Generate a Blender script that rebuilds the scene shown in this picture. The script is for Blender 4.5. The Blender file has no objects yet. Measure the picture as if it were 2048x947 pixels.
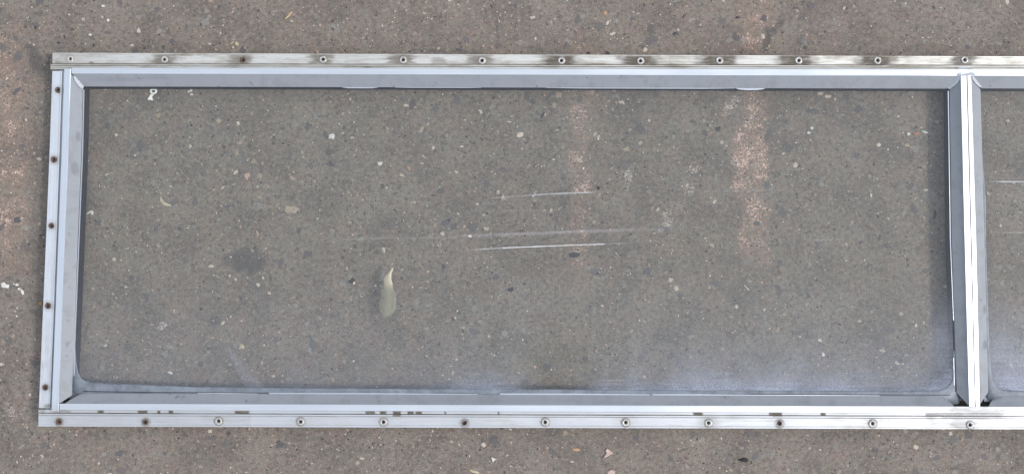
import bpy, bmesh, math, random
from mathutils import Vector, noise
random.seed(7)
R = math.radians
# ------------------------------------------------------------------ camera
H = 1.32            # metres above the concrete
FPX = 1650.0        # focal length in photo pixels (photo 2048 wide)
TILT = R(2.7)
scene = bpy.context.scene
cam_d = bpy.data.cameras.new('camera'); cam = bpy.data.objects.new('camera', cam_d)
scene.collection.objects.link(cam); scene.camera = cam
cam.location = (0, 0, H); cam.rotation_euler = (TILT, 0, 0)
cam_d.sensor_width = 36; cam_d.lens = 36*FPX/2048; cam_d.clip_start = 0.01; cam_d.clip_end = 500
scene.render.resolution_x = 1024; scene.render.resolution_y = 473
scene.render.engine = 'CYCLES'
# ------------------------------------------------------------------ light
SUN_AZ, SUN_EL = R(99), R(41)       # azimuth clockwise from +Y
world = bpy.data.worlds.new('World'); scene.world = world; world.use_nodes = True
wn = world.node_tree.nodes; wl = world.node_tree.links
sky = wn.new('ShaderNodeTexSky'); sky.sky_type = 'NISHITA'; sky.sun_disc = False
sky.sun_elevation = SUN_EL; sky.sun_rotation = SUN_AZ; sky.air_density = 1.0; sky.dust_density = 2.0; sky.ozone_density = 1.0
hsv = wn.new('ShaderNodeHueSaturation'); hsv.inputs['Saturation'].default_value = 0.42   # high thin overcast
bg = wn['Background']; bg.inputs['Strength'].default_value = 0.15
veil = wn.new('ShaderNodeMix'); veil.data_type = 'RGBA'; veil.inputs[0].default_value = .6; veil.inputs[7].default_value = (3.3, 3.65, 4.15, 1)   # even cloud layer
wl.new(sky.outputs[0], hsv.inputs['Color']); wl.new(hsv.outputs[0], veil.inputs[6]); wl.new(veil.outputs[2], bg.inputs['Color'])
sd = bpy.data.lights.new('sun', 'SUN'); sd.energy = 1.25; sd.angle = R(10); sd.color = (1, .97, .93)
sun = bpy.data.objects.new('sun', sd); scene.collection.objects.link(sun)
sdir = Vector((math.sin(SUN_AZ)*math.cos(SUN_EL), math.cos(SUN_AZ)*math.cos(SUN_EL), math.sin(SUN_EL)))
sun.rotation_euler = sdir.to_track_quat('Z', 'Y').to_euler(); sun.location = sdir*5
vs = scene.view_settings; vs.view_transform = 'Standard'; vs.look = 'None'; vs.gamma = 1; vs.exposure = 0.93
# ------------------------------------------------------------------ survey: photo point + real height -> place
ct, st = math.cos(TILT), math.sin(TILT)
def W(px, py, z=0.0):
    """real position of the point at height z (mm) measured at photo point (px, py)"""
    z = z*0.001
    u = (px-1024)/FPX; v = (473.5-py)/FPX
    dy = v*ct+st; dz = v*st-ct
    s = (z-H)/dz
    return Vector((u*s, dy*s, z))
MM = 0.8            # one photo pixel is about 0.8 mm on the ground
# ------------------------------------------------------------------ node helpers
def mat(name):
    m = bpy.data.materials.new(name); m.use_nodes = True
    nt = m.node_tree; b = nt.nodes['Principled BSDF']
    return m, nt, b
def N(nt, t, **k):
    n = nt.nodes.new(t)
    for a, v in k.items():
        if a in ('Scale', 'Detail', 'Roughness', 'Randomness', 'Strength', 'Distance', 'Distortion', 'Value'):
            n.inputs[a].default_value = v
        else: setattr(n, a, v)
    return n
def L(nt, a, b): nt.links.new(a, b)
def coord(nt, scale=(1, 1, 1), loc=(0, 0, 0)):
    tc = N(nt, 'ShaderNodeTexCoord'); mp = N(nt, 'ShaderNodeMapping')
    mp.inputs['Scale'].default_value = scale; mp.inputs['Location'].default_value = loc
    L(nt, tc.outputs['Object'], mp.inputs[0]); return mp.outputs[0]
def noise_t(nt, vec, scale, detail=4, rough=.6, dist=0):
    n = N(nt, 'ShaderNodeTexNoise', Scale=scale, Detail=detail, Roughness=rough, Distortion=dist)
    L(nt, vec, n.inputs['Vector']); return n.outputs['Fac']
def ramp(nt, fac, stops):
    r = N(nt, 'ShaderNodeValToRGB'); e = r.color_ramp.elements
    while len(e) < len(stops): e.new(.5)
    for x, (p, c) in zip(e, stops):
        x.position = p; x.color = (c, c, c, 1) if isinstance(c, (int, float)) else (*c, 1)
    L(nt, fac, r.inputs[0]); return r.outputs[0]
def mix(nt, fac, a, b, mode='MIX'):
    m = N(nt, 'ShaderNodeMix', data_type='RGBA', blend_type=mode)
    for s, v in ((m.inputs[0], fac), (m.inputs[6], a), (m.inputs[7], b)):
        if isinstance(v, (int, float)): s.default_value = v if s is m.inputs[0] or s.type == 'VALUE' else (v, v, v, 1)
        elif isinstance(v, tuple): s.default_value = (*v, 1)
        else: L(nt, v, s)
    return m.outputs[2]
def math_n(nt, op, a, b=None, clamp=False):
    m = N(nt, 'ShaderNodeMath', operation=op, use_clamp=clamp)
    for s, v in ((m.inputs[0], a), (m.inputs[1], b)):
        if v is None: continue
        if isinstance(v, (int, float)): s.default_value = v
        else: L(nt, v, s)
    return m.outputs[0]
def attr(nt, name):
    a = N(nt, 'ShaderNodeAttribute', attribute_name=name); return a
def bump(nt, h, strength, dist, b, prev=None):
    n = N(nt, 'ShaderNodeBump'); n.inputs['Strength'].default_value = strength; n.inputs['Distance'].default_value = dist
    L(nt, h, n.inputs['Height'])
    if prev: L(nt, prev, n.inputs['Normal'])
    L(nt, n.outputs[0], b.inputs['Normal']); return n.outputs[0]
# ------------------------------------------------------------------ materials
def concrete():
    m, nt, b = mat('worn concrete'); v = coord(nt)
    big = noise_t(nt, v, 3.2, 5, .6); med = noise_t(nt, v, 13, 6, .65); hue = noise_t(nt, coord(nt, loc=(4, 2, 0)), 34, 4, .6)
    fine = noise_t(nt, v, 150, 6, .72); grit = noise_t(nt, v, 520, 3, .65)
    c = mix(nt, ramp(nt, big, [(.36, 0), (.64, 1)]), (.178, .153, .133), (.186, .172, .152))
    c = mix(nt, ramp(nt, hue, [(.36, .75), (.50, 0)]), c, (.162, .160, .146))
    c = mix(nt, ramp(nt, hue, [(.52, 0), (.66, .8)]), c, (.192, .152, .138))
    c = mix(nt, ramp(nt, med, [(.36, .80), (.53, 0)]), c, (.118, .110, .102))
    c = mix(nt, ramp(nt, med, [(.54, 0), (.70, .5)]), c, (.232, .208, .188))
    c = mix(nt, ramp(nt, noise_t(nt, coord(nt, loc=(1, 7, 0)), 58, 4, .6), [(.56, 0), (.68, .68)]), c, (.088, .085, .082))
    c = mix(nt, ramp(nt, fine, [(.35, .85), (.49, 0)]), c, (.092, .085, .08))
    c = mix(nt, ramp(nt, fine, [(.53, 0), (.68, .7)]), c, (.28, .255, .23))
    c = mix(nt, ramp(nt, grit, [(.33, .8), (.46, 0)]), c, (.08, .075, .07))
    c = mix(nt, ramp(nt, grit, [(.57, 0), (.67, .75)]), c, (.33, .30, .28))
    pits = []
    for (sc, r0, r1, th, k, lc, col) in ((125, .10, .26, .62, .8, 0, (.038, .034, .034)), (62, .10, .24, .72, .7, 1, (.05, .047, .05)), (30, .16, .28, .80, .45, 2, (.085, .085, .095)), (88, .07, .15, .84, .8, 3, (.50, .46, .42))):
        vv = coord(nt, loc=(.3*lc, .7*lc, 0)); jn = N(nt, 'ShaderNodeTexNoise', Scale=sc*2.5, Detail=3.0); L(nt, vv, jn.inputs['Vector'])
        ad = N(nt, 'ShaderNodeMix', data_type='VECTOR'); ad.inputs[0].default_value = .35/sc; L(nt, vv, ad.inputs[4]); L(nt, jn.outputs['Color'], ad.inputs[5])
        vo = N(nt, 'ShaderNodeTexVoronoi', Scale=float(sc)); L(nt, ad.outputs[1], vo.inputs['Vector'])
        sp = N(nt, 'ShaderNodeSeparateColor'); L(nt, vo.outputs['Color'], sp.inputs[0])
        r = math_n(nt, 'MULTIPLY', sp.outputs[1], .16)
        pit = math_n(nt, 'MULTIPLY', ramp(nt, math_n(nt, 'ADD', vo.outputs['Distance'], r), [(r0, 1), (r1, 0)]), ramp(nt, sp.outputs[0], [(th, 0), (th+.02, 1)]))
        c = mix(nt, math_n(nt, 'MULTIPLY', pit, k), c, col)
        if lc < 2: pits.append(pit)
    # surveyed stains and one painted shade strip, broken up by the grain of the surface
    g1 = noise_t(nt, coord(nt, loc=(2, 3, 0)), 300, 4, .8, .4); g2 = noise_t(nt, v, 40, 5, .7)
    grain = math_n(nt, 'ADD', math_n(nt, 'MULTIPLY', g1, .62), math_n(nt, 'MULTIPLY', g2, .38))
    def broken(name, lo, hi, gain):
        a = attr(nt, name).outputs['Fac']
        f = math_n(nt, 'ADD', grain, math_n(nt, 'MULTIPLY', math_n(nt, 'SUBTRACT', a, .5), gain))
        return math_n(nt, 'MULTIPLY', ramp(nt, f, [(lo, 0), (hi, 1)]), math_n(nt, 'MULTIPLY', a, 4.0, True))
    c = mix(nt, math_n(nt, 'MULTIPLY', broken('pink', .44, .62, .34), .36), c, (.250, .172, .135))
    c = mix(nt, math_n(nt, 'MULTIPLY', broken('pink', .565, .635, .24), .75), c, (.47, .335, .285))
    c = mix(nt, math_n(nt, 'MULTIPLY', broken('pink', .60, .635, .16), .85), c, (.64, .52, .48))
    c = mix(nt, math_n(nt, 'MULTIPLY', broken('white', .575, .635, .24), .8), c, (.44, .41, .405))
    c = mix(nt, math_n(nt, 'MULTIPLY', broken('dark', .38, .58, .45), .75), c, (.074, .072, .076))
    c = mix(nt, 1.0, c, (1.0, .935, .88), 'MULTIPLY')
    L(nt, c, b.inputs['Base Color']); b.inputs['Roughness'].default_value = .82; b.inputs['Specular IOR Level'].default_value = .35
    p = bump(nt, fine, .7, .0018, b); p = bump(nt, grit, .6, .0008, b, p)
    inv = math_n(nt, 'SUBTRACT', 1, math_n(nt, 'MAXIMUM', pits[0], pits[1])); bump(nt, inv, .8, .0012, b, p)
    return m
def stone_mat():
    m, nt, b = mat('exposed aggregate'); v = coord(nt)
    a = attr(nt, 'tint'); n = noise_t(nt, v, 420, 4, .7)
    c = mix(nt, .55, a.outputs['Color'], mix(nt, 1.0, a.outputs['Color'], ramp(nt, n, [(.25, .45), (.75, 1.5)]), 'MULTIPLY'))
    c = mix(nt, ramp(nt, noise_t(nt, v, 150, 4, .7), [(.34, .5), (.46, 0)]), c, (.19, .172, .155))
    c = mix(nt, 1.0, c, (.84, .78, .73), 'MULTIPLY')
    L(nt, c, b.inputs['Base Color']); b.inputs['Roughness'].default_value = .7; b.inputs['Specular IOR Level'].default_value = .35
    bump(nt, n, .4, .0004, b); return m
def metal(name, horiz, base=(.80, .82, .85), rough=.34, weather=0.0, metallic=1.0, spots=.3):
    m, nt, b = mat(name)
    s = (3, 420, 60) if horiz else (420, 3, 60)
    v = coord(nt); br = noise_t(nt, coord(nt, s), 1.0, 4, .6); lo = noise_t(nt, v, 9, 5, .6)
    c = mix(nt, ramp(nt, br, [(.3, .0), (.7, .35)]), base, tuple(x*.72 for x in base))
    c = mix(nt, ramp(nt, noise_t(nt, v, 260, 3, .6), [(.70, 0), (.78, spots)]), c, (.28, .27, .26))
    rr = ramp(nt, lo, [(.3, rough-.06), (.7, rough+.08)])
    met = metallic
    if weather:
        s2 = (14, 150, 60) if horiz else (150, 14, 60)
        w = noise_t(nt, coord(nt, s2), 1.0, 7, .72, .3)
        w2 = noise_t(nt, v, 16, 6, .7)
        f = math_n(nt, 'MULTIPLY', ramp(nt, w, [(.44, 0), (.60, 1)]), ramp(nt, w2, [(.35, .2), (.62, 1)]))
        c = mix(nt, math_n(nt, 'MULTIPLY', f, weather), c, (.30, .27, .22))
        w3 = noise_t(nt, coord(nt, s2, (3, 2, 0)), 2.2, 6, .75)
        c = mix(nt, ramp(nt, w3, [(.62, 0), (.68, weather)]), c, (.17, .15, .12))
        rr = mix(nt, f, rr, .62)
    g = attr(nt, 'grime_groove').outputs['Fac']
    gf = math_n(nt, 'MULTIPLY', g, ramp(nt, noise_t(nt, coord(nt, (60, 260, 60) if horiz else (260, 60, 60)), 1.0, 5, .7), [(.28, .6), (.50, 1)]), True)
    c = mix(nt, gf, c, (.085, .068, .05))
    L(nt, c, b.inputs['Base Color']); L(nt, rr, b.inputs['Roughness'])
    L(nt, math_n(nt, 'MULTIPLY', math_n(nt, 'SUBTRACT', 1, gf, True), met), b.inputs['Metallic'])
    p = bump(nt, br, .10, .0003, b); bump(nt, noise_t(nt, v, 30, 3, .5), .15, .0006, b, p)
    return m
def bead_mat():
    m, nt, b = mat('grey glazing vinyl'); v = coord(nt)
    c = mix(nt, noise_t(nt, v, 14, 5, .6), (.192, .205, .225), (.232, .243, .260))
    c = mix(nt, ramp(nt, noise_t(nt, v, 45, 5, .7), [(.50, 0), (.70, .45)]), c, (.135, .135, .14))
    c = mix(nt, ramp(nt, noise_t(nt, v, 380, 4, .7), [(.58, 0), (.72, .5)]), c, (.115, .12, .13))
    vo = N(nt, 'ShaderNodeTexVoronoi', Scale=75.0); L(nt, v, vo.inputs['Vector'])
    sep = N(nt, 'ShaderNodeSeparateColor'); L(nt, vo.outputs['Color'], sep.inputs[0])
    sp = math_n(nt, 'MULTIPLY', ramp(nt, vo.outputs['Distance'], [(.07, 1), (.14, 0)]), ramp(nt, sep.outputs[0], [(.84, 0), (.86, 1)]))
    c = mix(nt, math_n(nt, 'MULTIPLY', sp, .7), c, (.06, .065, .07))
    g = attr(nt, 'grime_groove').outputs['Fac']; c = mix(nt, g, c, (.10, .10, .11))
    L(nt, c, b.inputs['Base Color']); b.inputs['Roughness'].default_value = .5; b.inputs['Specular IOR Level'].default_value = .4
    bump(nt, noise_t(nt, v, 60, 4, .6), .15, .0008, b); return m
def plain(name, col, rough=.6, metallic=0.0, var=.25, scale=300, spec=.4):
    m, nt, b = mat(name); v = coord(nt)
    n = noise_t(nt, v, scale, 5, .65)
    c = mix(nt, ramp(nt, n, [(.3, 0), (.7, 1)]), tuple(x*(1-var) for x in col), tuple(min(1, x*(1+var)) for x in col))
    L(nt, c, b.inputs['Base Color']); b.inputs['Roughness'].default_value = rough; b.inputs['Metallic'].default_value = metallic
    b.inputs['Specular IOR Level'].default_value = spec
    bump(nt, n, .4, .0004, b); return m
def glass_mat():
    m, nt, b = mat('dusty glass with painted reflection'); nt.nodes.remove(b); v = coord(nt)
    out = nt.nodes['Material Output']
    tr = N(nt, 'ShaderNodeBsdfTransparent'); tr.inputs[0].default_value = (.945, .955, .94, 1)
    gl = N(nt, 'ShaderNodeBsdfGlossy'); gl.inputs['Roughness'].default_value = .05; gl.inputs['Color'].default_value = (.9, .95, 1, 1)
    lw_ = N(nt, 'ShaderNodeLayerWeight'); lw_.inputs[0].default_value = .5      # both faces alike
    fr_ = math_n(nt, 'ADD', math_n(nt, 'MULTIPLY', math_n(nt, 'POWER', lw_.outputs['Facing'], 5.0), .85), .045, True)
    bp = N(nt, 'ShaderNodeBump'); bp.inputs['Strength'].default_value = .1; bp.inputs['Distance'].default_value = .0005
    L(nt, noise_t(nt, v, 7, 2, .5), bp.inputs['Height']); L(nt, bp.outputs[0], gl.inputs['Normal'])
    s1 = N(nt, 'ShaderNodeMixShader'); L(nt, fr_, s1.inputs[0]); L(nt, tr.outputs[0], s1.inputs[1]); L(nt, gl.outputs[0], s1.inputs[2])
    df = N(nt, 'ShaderNodeBsdfDiffuse'); df.inputs[0].default_value = (.50, .54, .66, 1)  # bluish film, also paints the sky's reflection
    d = attr(nt, 'dust_scuff_reflection').outputs['Fac']
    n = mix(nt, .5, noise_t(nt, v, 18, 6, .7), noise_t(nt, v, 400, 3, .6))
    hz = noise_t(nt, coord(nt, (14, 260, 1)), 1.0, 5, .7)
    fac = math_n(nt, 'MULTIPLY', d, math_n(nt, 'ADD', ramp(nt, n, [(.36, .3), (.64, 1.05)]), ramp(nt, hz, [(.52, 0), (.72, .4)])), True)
    # fine hairlines from years of wiping
    for (sx, sy, rot, k) in ((5, 900, .05, .16), (9, 1100, -.22, .10), (700, 8, .1, .07)):
        tc = N(nt, 'ShaderNodeTexCoord'); mp = N(nt, 'ShaderNodeMapping', vector_type='TEXTURE'); mp.inputs['Rotation'].default_value = (0, 0, rot)
        L(nt, tc.outputs['Object'], mp.inputs[0]); m2 = N(nt, 'ShaderNodeMapping'); m2.inputs['Scale'].default_value = (sx, sy, 1); L(nt, mp.outputs[0], m2.inputs[0])
        h_ = noise_t(nt, m2.outputs[0], 1.0, 2, .5)
        fac = math_n(nt, 'ADD', fac, math_n(nt, 'MULTIPLY', ramp(nt, h_, [(.72, 0), (.80, k)]), ramp(nt, noise_t(nt, v, 6, 3, .6), [(.42, 0), (.62, 1)])), True)
    drops = N(nt, 'ShaderNodeTexVoronoi', Scale=42.0); L(nt, v, drops.inputs['Vector'])
    ds = N(nt, 'ShaderNodeSeparateColor'); L(nt, drops.outputs['Color'], ds.inputs[0])
    dr = math_n(nt, 'MULTIPLY', ramp(nt, drops.outputs['Distance'], [(.22, 0), (.27, .06), (.31, 0)]), ramp(nt, ds.outputs[0], [(.86, 0), (.88, 1)]))
    fac = math_n(nt, 'ADD', fac, dr, True)
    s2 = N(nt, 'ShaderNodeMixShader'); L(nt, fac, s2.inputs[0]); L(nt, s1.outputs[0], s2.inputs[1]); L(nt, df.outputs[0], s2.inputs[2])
    L(nt, s2.outputs[0], out.inputs['Surface']); return m
def clear_mat():
    m, nt, b = mat('clear glass underside'); nt.nodes.remove(b)
    tr = N(nt, 'ShaderNodeBsdfTransparent'); tr.inputs[0].default_value = (.985, .99, .985, 1)
    L(nt, tr.outputs[0], nt.nodes['Material Output'].inputs['Surface']); return m
def scratch_mat():
    m, nt, b = mat('scratched glass'); nt.nodes.remove(b)
    out = nt.nodes['Material Output']; tr = N(nt, 'ShaderNodeBsdfTransparent')
    df = N(nt, 'ShaderNodeBsdfDiffuse'); df.inputs[0].default_value = (.62, .62, .64, 1)
    s = N(nt, 'ShaderNodeMixShader')
    f = math_n(nt, 'MULTIPLY', attr(nt, 'dust_scuff_reflection').outputs['Fac'], ramp(nt, noise_t(nt, coord(nt, (40, 500, 1)), 1, 4, .6), [(.3, .6), (.6, 1)]), True)
    L(nt, f, s.inputs[0]); L(nt, tr.outputs[0], s.inputs[1]); L(nt, df.outputs[0], s.inputs[2])
    L(nt, s.outputs[0], out.inputs['Surface']); return m
def glue_mat():
    m, nt, b = mat('dried glue'); v = coord(nt)
    n = noise_t(nt, v, 120, 4, .6); a = attr(nt, 'thin').outputs['Fac']
    c = mix(nt, a, mix(nt, n, (.44, .39, .30), (.30, .275, .20)), mix(nt, n, (.215, .215, .175), (.29, .29, .235)))
    c = mix(nt, ramp(nt, noise_t(nt, v, 500, 3, .6), [(.66, 0), (.72, .7)]), c, (.08, .07, .05))
    L(nt, c, b.inputs['Base Color']); b.inputs['Roughness'].default_value = .35
    L(nt, math_n(nt, 'SUBTRACT', .92, math_n(nt, 'MULTIPLY', a, .50), True), b.inputs['Alpha'])
    bump(nt, n, .3, .0008, b); return m

M = dict(concrete=concrete(), stone=stone_mat(),
         alu_h=metal('bright aluminium rail', True), alu_v=metal('bright aluminium stile', False, base=(.80, .83, .87)),
         worn_h=metal('weathered aluminium flange', True, base=(.66, .645, .605), rough=.48, weather=.95, metallic=.7, spots=.7),
         worn_l=metal('lightly worn aluminium flange', True, base=(.60, .61, .63), rough=.44, weather=.4, metallic=.7, spots=.5),
         worn_v=metal('worn aluminium stile flange', False, base=(.74, .76, .79), rough=.42, weather=.3, metallic=.8, spots=.5),
         bead=bead_mat(), glass=glass_mat(), clear=clear_mat(), scratch=scratch_mat(), glue=glue_mat(),
         trim=plain('bright edge trim', (.60, .62, .66), .3, .9, .08),
         black=plain('black shade and rubber', (.02, .022, .028), .6),
         gasket=plain('blue grey sealant', (.155, .172, .20), .5, 0, .32, 70),
         sealant=plain('silver sealant', (.34, .36, .39), .5, .1, .25, 400),
         shade_skirt=plain('dark skirt added for shade', (.030, .030, .034), .7, 0, .3, 200),  # near black, for skirts added to give the shade band
         rivet=plain('dull rivet metal', (.44, .415, .39), .5, .4, .6, 420),
         rust=plain('rusty rivet metal', (.115, .075, .055), .8, .1, .5, 600),
         scrap=plain('white plastic', (.80, .79, .76), .5, 0, .08),
         chip=plain('white chip', (.52, .50, .47), .7, 0, .15),
         cream=plain('cream chip', (.40, .34, .24), .75, 0, .2),
         straw=plain('dry straw', (.45, .33, .18), .8, 0, .2),
         pinkst=plain('pink stone', (.46, .34, .29), .8, 0, .25),
         orange=plain('brick red crumb', (.36, .17, .11), .85, 0, .3),
         seed=plain('black seed', (.02, .016, .016), .3, 0, .4),
         rustf=plain('rust flake', (.30, .17, .07), .85, 0, .3))
# ------------------------------------------------------------------ object helpers
COL = scene.collection
def link_mesh(name, bm, mats, parent=None, smooth=False, recalc=True):
    if recalc: bmesh.ops.recalc_face_normals(bm, faces=bm.faces)
    me = bpy.data.meshes.new(name); bm.to_mesh(me); bm.free()
    for m in (mats if isinstance(mats, (list, tuple)) else [mats]): me.materials.append(m)
    if smooth:
        for p in me.polygons: p.use_smooth = True
    o = bpy.data.objects.new(name, me); COL.objects.link(o)
    if parent: o.parent = parent
    return o
def tag(o, label=None, cat=None, group=None, kind=None):
    if label: o['label'] = label
    if cat: o['category'] = cat
    if group: o['group'] = group
    if kind: o['kind'] = kind
    return o
def sstep(a, b, x):
    t = max(0, min(1, (x-a)/(b-a))); return t*t*(3-2*t)
def interp(pts, u):
    """point at fraction u along a polyline given by its end-to-end major axis"""
    x0, y0 = pts[0]; x1, y1 = pts[-1]
    ax = 0 if abs(x1-x0) > abs(y1-y0) else 1
    a = pts[0][ax]+(pts[-1][ax]-pts[0][ax])*u
    sgn = 1 if pts[-1][ax] > pts[0][ax] else -1
    for p, q in zip(pts, pts[1:]):
        if (a-q[ax])*sgn <= 0 or q is pts[-1]:
            t = (a-p[ax])/(q[ax]-p[ax]) if q[ax] != p[ax] else 0
            o = p[1-ax]+(q[1-ax]-p[1-ax])*t
            return (a, o) if ax == 0 else (o, a)
def strip(bm, lines, n, thick=1.8, fn=None, wob=0.0, layer='grime_groove', midx=0):
    """solid strip; lines = [(polyline, z, subdivisions to the next line)]"""
    lay = bm.verts.layers.float.get(layer) or bm.verts.layers.float.new(layer)
    rows = []
    for i, (pts, z, sub) in enumerate([l[:3] for l in lines]):
        if i == len(lines)-1: rows.append((i, 0)); break
        for k in range(sub): rows.append((i, k/sub))
    top, bot = [], []
    for (i, t) in rows:
        rt, rb = [], []
        for k in range(n+1):
            u = k/n
            a = interp(lines[i][0], u); z = lines[i][1]
            if t:
                c = interp(lines[i+1][0], u); a = (a[0]+(c[0]-a[0])*t, a[1]+(c[1]-a[1])*t); z = z+(lines[i+1][1]-z)*t
            if wob: z += wob*noise.noise(Vector((a[0]*.006, a[1]*.006, i*3.1)))+wob*.4*noise.noise(Vector((a[0]*.03, a[1]*.03, 9+i)))
            p = W(a[0], a[1], z); v = bm.verts.new(p)
            g = lines[i][3] if len(lines[i]) > 3 and t == 0 else 0  # g darkens the whole row along a groove
            if fn or g: v[lay] = max(g*(.7+.5*noise.noise(Vector((a[0]*.02, a[1]*.02, 11)))), fn(a[0], a[1]) if fn else 0)
            rt.append(v); rb.append(bm.verts.new((p.x, p.y, p.z-thick*.001)))
        top.append(rt); bot.append(rb)
    def quad(a, b, c, d):
        f = bm.faces.new((a, b, c, d)); f.material_index = midx
    R_ = len(rows)
    for r in range(R_-1):
        for k in range(n):
            quad(top[r][k], top[r][k+1], top[r+1][k+1], top[r+1][k])
            quad(bot[r][k], bot[r+1][k], bot[r+1][k+1], bot[r][k+1])
    for k in range(n):
        quad(top[0][k], bot[0][k], bot[0][k+1], top[0][k+1])
        quad(top[-1][k], top[-1][k+1], bot[-1][k+1], bot[-1][k])
    for r in range(R_-1):
        quad(top[r][0], top[r+1][0], bot[r+1][0], bot[r][0])
        quad(top[r][n], bot[r][n], bot[r+1][n], top[r+1][n])
def web(bm, a, b, c, d, zt=19.0, ref=30, midx=0, foot=(0, 0, 0, 0)):
    """box channel, or dark skirt added for shade, under a rail, down to the concrete; a,b,c,d photo points at height ref"""
    P = [W(*p, ref) for p in (a, b, c, d)]
    t = [bm.verts.new((p.x, p.y, zt*.001)) for p in P]; o = [bm.verts.new((p.x+k*MM*.001, p.y, .0006)) for p, k in zip(P, foot)]
    fs = [bm.faces.new(t), bm.faces.new(o[::-1])]+[bm.faces.new((t[i], o[i], o[(i+1) % 4], t[(i+1) % 4])) for i in range(4)]
    for f in fs: f.material_index = midx
def slab(pts, z, thick, mat_, name, parent, zf=None, bevel=0, attrname=None):
    """irregular flat piece with real thickness from its surveyed outline"""
    bm = bmesh.new()
    vs_ = [bm.verts.new(W(x, y, zf(x, y) if zf else z)) for x, y in pts]
    f = bm.faces.new(vs_)
    r = bmesh.ops.extrude_face_region(bm, geom=[f])
    for v in [e for e in r['geom'] if isinstance(e, bmesh.types.BMVert)]: v.co.z += thick*.001
    bmesh.ops.triangulate(bm, faces=[f for f in bm.faces if len(f.verts) > 4])
    return link_mesh(name, bm, mat_, parent)
# ------------------------------------------------------------------ ground
def blob(px, py, cx, cy, rx, ry, rot=0, soft=.35):
    dx, dy = px-cx, py-cy; c, s = math.cos(rot), math.sin(rot)
    a = (dx*c+dy*s)/rx; b_ = (-dx*s+dy*c)/ry
    w = .34*noise.noise(Vector((px*.05, py*.05, 2)))+.12*noise.noise(Vector((px*.2, py*.2, 5)))
    return 1-sstep(1-soft, 1+soft, math.hypot(a, b_)+w)
def band(px, py, x0, x1, y0, y1, s=12, sy=40):
    w = 14*noise.noise(Vector((px*.02, py*.02, 0)))+8*noise.noise(Vector((px*.08, py*.05, 7)))
    x = px+w; y = py+w*1.5
    return sstep(x0-s, x0+s, x)*(1-sstep(x1-s, x1+s, x))*sstep(y0-sy, y0+sy, y)*(1-sstep(y1-sy, y1+sy, y))
def g_pink(px, py):
    v = band(px, py, -60, 60, 60, 560, 20)*.62 + band(px, py, 62, 78, 20, 470, 16)*.25
    v = max(v, band(px, py, 1136, 1182, 90, 560, 12)*.70, band(px, py, 1145, 1172, 430, 620, 8, 60)*.4, band(px, py, 1178, 1225, 170, 450, 18)*.3)
    v = max(v, band(px, py, 1474, 1542, -80, 130, 14)*.62, band(px, py, 1476, 1542, 130, 530, 14)*.74, band(px, py, 1440, 1475, 120, 300, 14)*.3, band(px, py, 1462, 1538, 240, 400, 12)*.88, band(px, py, 1485, 1530, 430, 545, 12)*.7)
    for (cx, cy, rx, ry) in ((1468, 208, 22, 12), (1448, 232, 15, 9), (1420, 270, 14, 9), (1392, 332, 20, 12), (1376, 374, 16, 10)): v = max(v, .62*blob(px, py, cx, cy, rx, ry, -.7))
    v = max(v, blob(px, py, 1180, 90, 60, 40)*.45, band(px, py, 1440, 1480, 300, 470, 15)*.4)
    v = max(v, band(px, py, 540, 740, 550, 600, 40, 20)*.33, band(px, py, 850, 1010, 565, 592, 30, 14)*.4, band(px, py, 40, 80, 560, 900, 20)*.15)
    return min(1, v)
def g_white(px, py):
    v = band(px, py, 1251, 1264, 320, 405, 4, 14)*.8+band(px, py, 1262, 1270, 200, 330, 3, 30)*.5
    for (cx, cy, rx, ry, k) in ((1465, 205, 24, 13, .9), (1448, 232, 16, 10, .6), (1390, 335, 22, 13, .7), (1378, 378, 20, 12, .9), (1345, 422, 30, 14, .8), (1328, 452, 22, 12, .9), (1300, 520, 18, 10, .5), (1275, 545, 14, 9, .5), (760, 465, 10, 14, .6), (22, 820, 12, 24, .9), (325, 650, 12, 9, .9), (1290, 590, 20, 10, .4), (160, 560, 1, 1, 0)):
        if k: v = max(v, k*blob(px, py, cx, cy, rx, ry, -.6))
    return min(1, v)
def g_dark(px, py):
    v = 0
    for (cx, cy, rx, ry, rot, k) in ((496, 521, 38, 26, .15, .68), (455, 520, 14, 10, 0, .5), (68, 115, 16, 28, -.3, .62), (88, 140, 18, 12, 0, .5), (1542, 62, 16, 12, 0, .6), (1534, 88, 8, 22, .2, .7), (1562, 45, 8, 14, .6, .6), (1550, 75, 60, 50, 0, .15), (1600, 60, 110, 70, 0, .12), (222, 235, 26, 60, 0, .3), (300, 205, 60, 25, 0, .2), (430, 640, 15, 11, 0, .55), (988, 878, 12, 12, 0, .6), (845, 790, 90, 40, 0, .2), (1090, 35, 60, 30, 0, .12), (1040, 880, 90, 40, 0, .25), (38, 35, 45, 25, 0, .2), (210, 560, 30, 60, 0, .15)):
        v = max(v, k*blob(px, py, cx, cy, rx, ry, rot))
    v = max(v, .38*(1-sstep(0, 24, abs(px-(78-(py-150)*.03))))*sstep(120, 220, py)*(1-sstep(520, 700, py)))  # strip beside the stile, painting the frame's shade on the slab
    return min(1, v)
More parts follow.
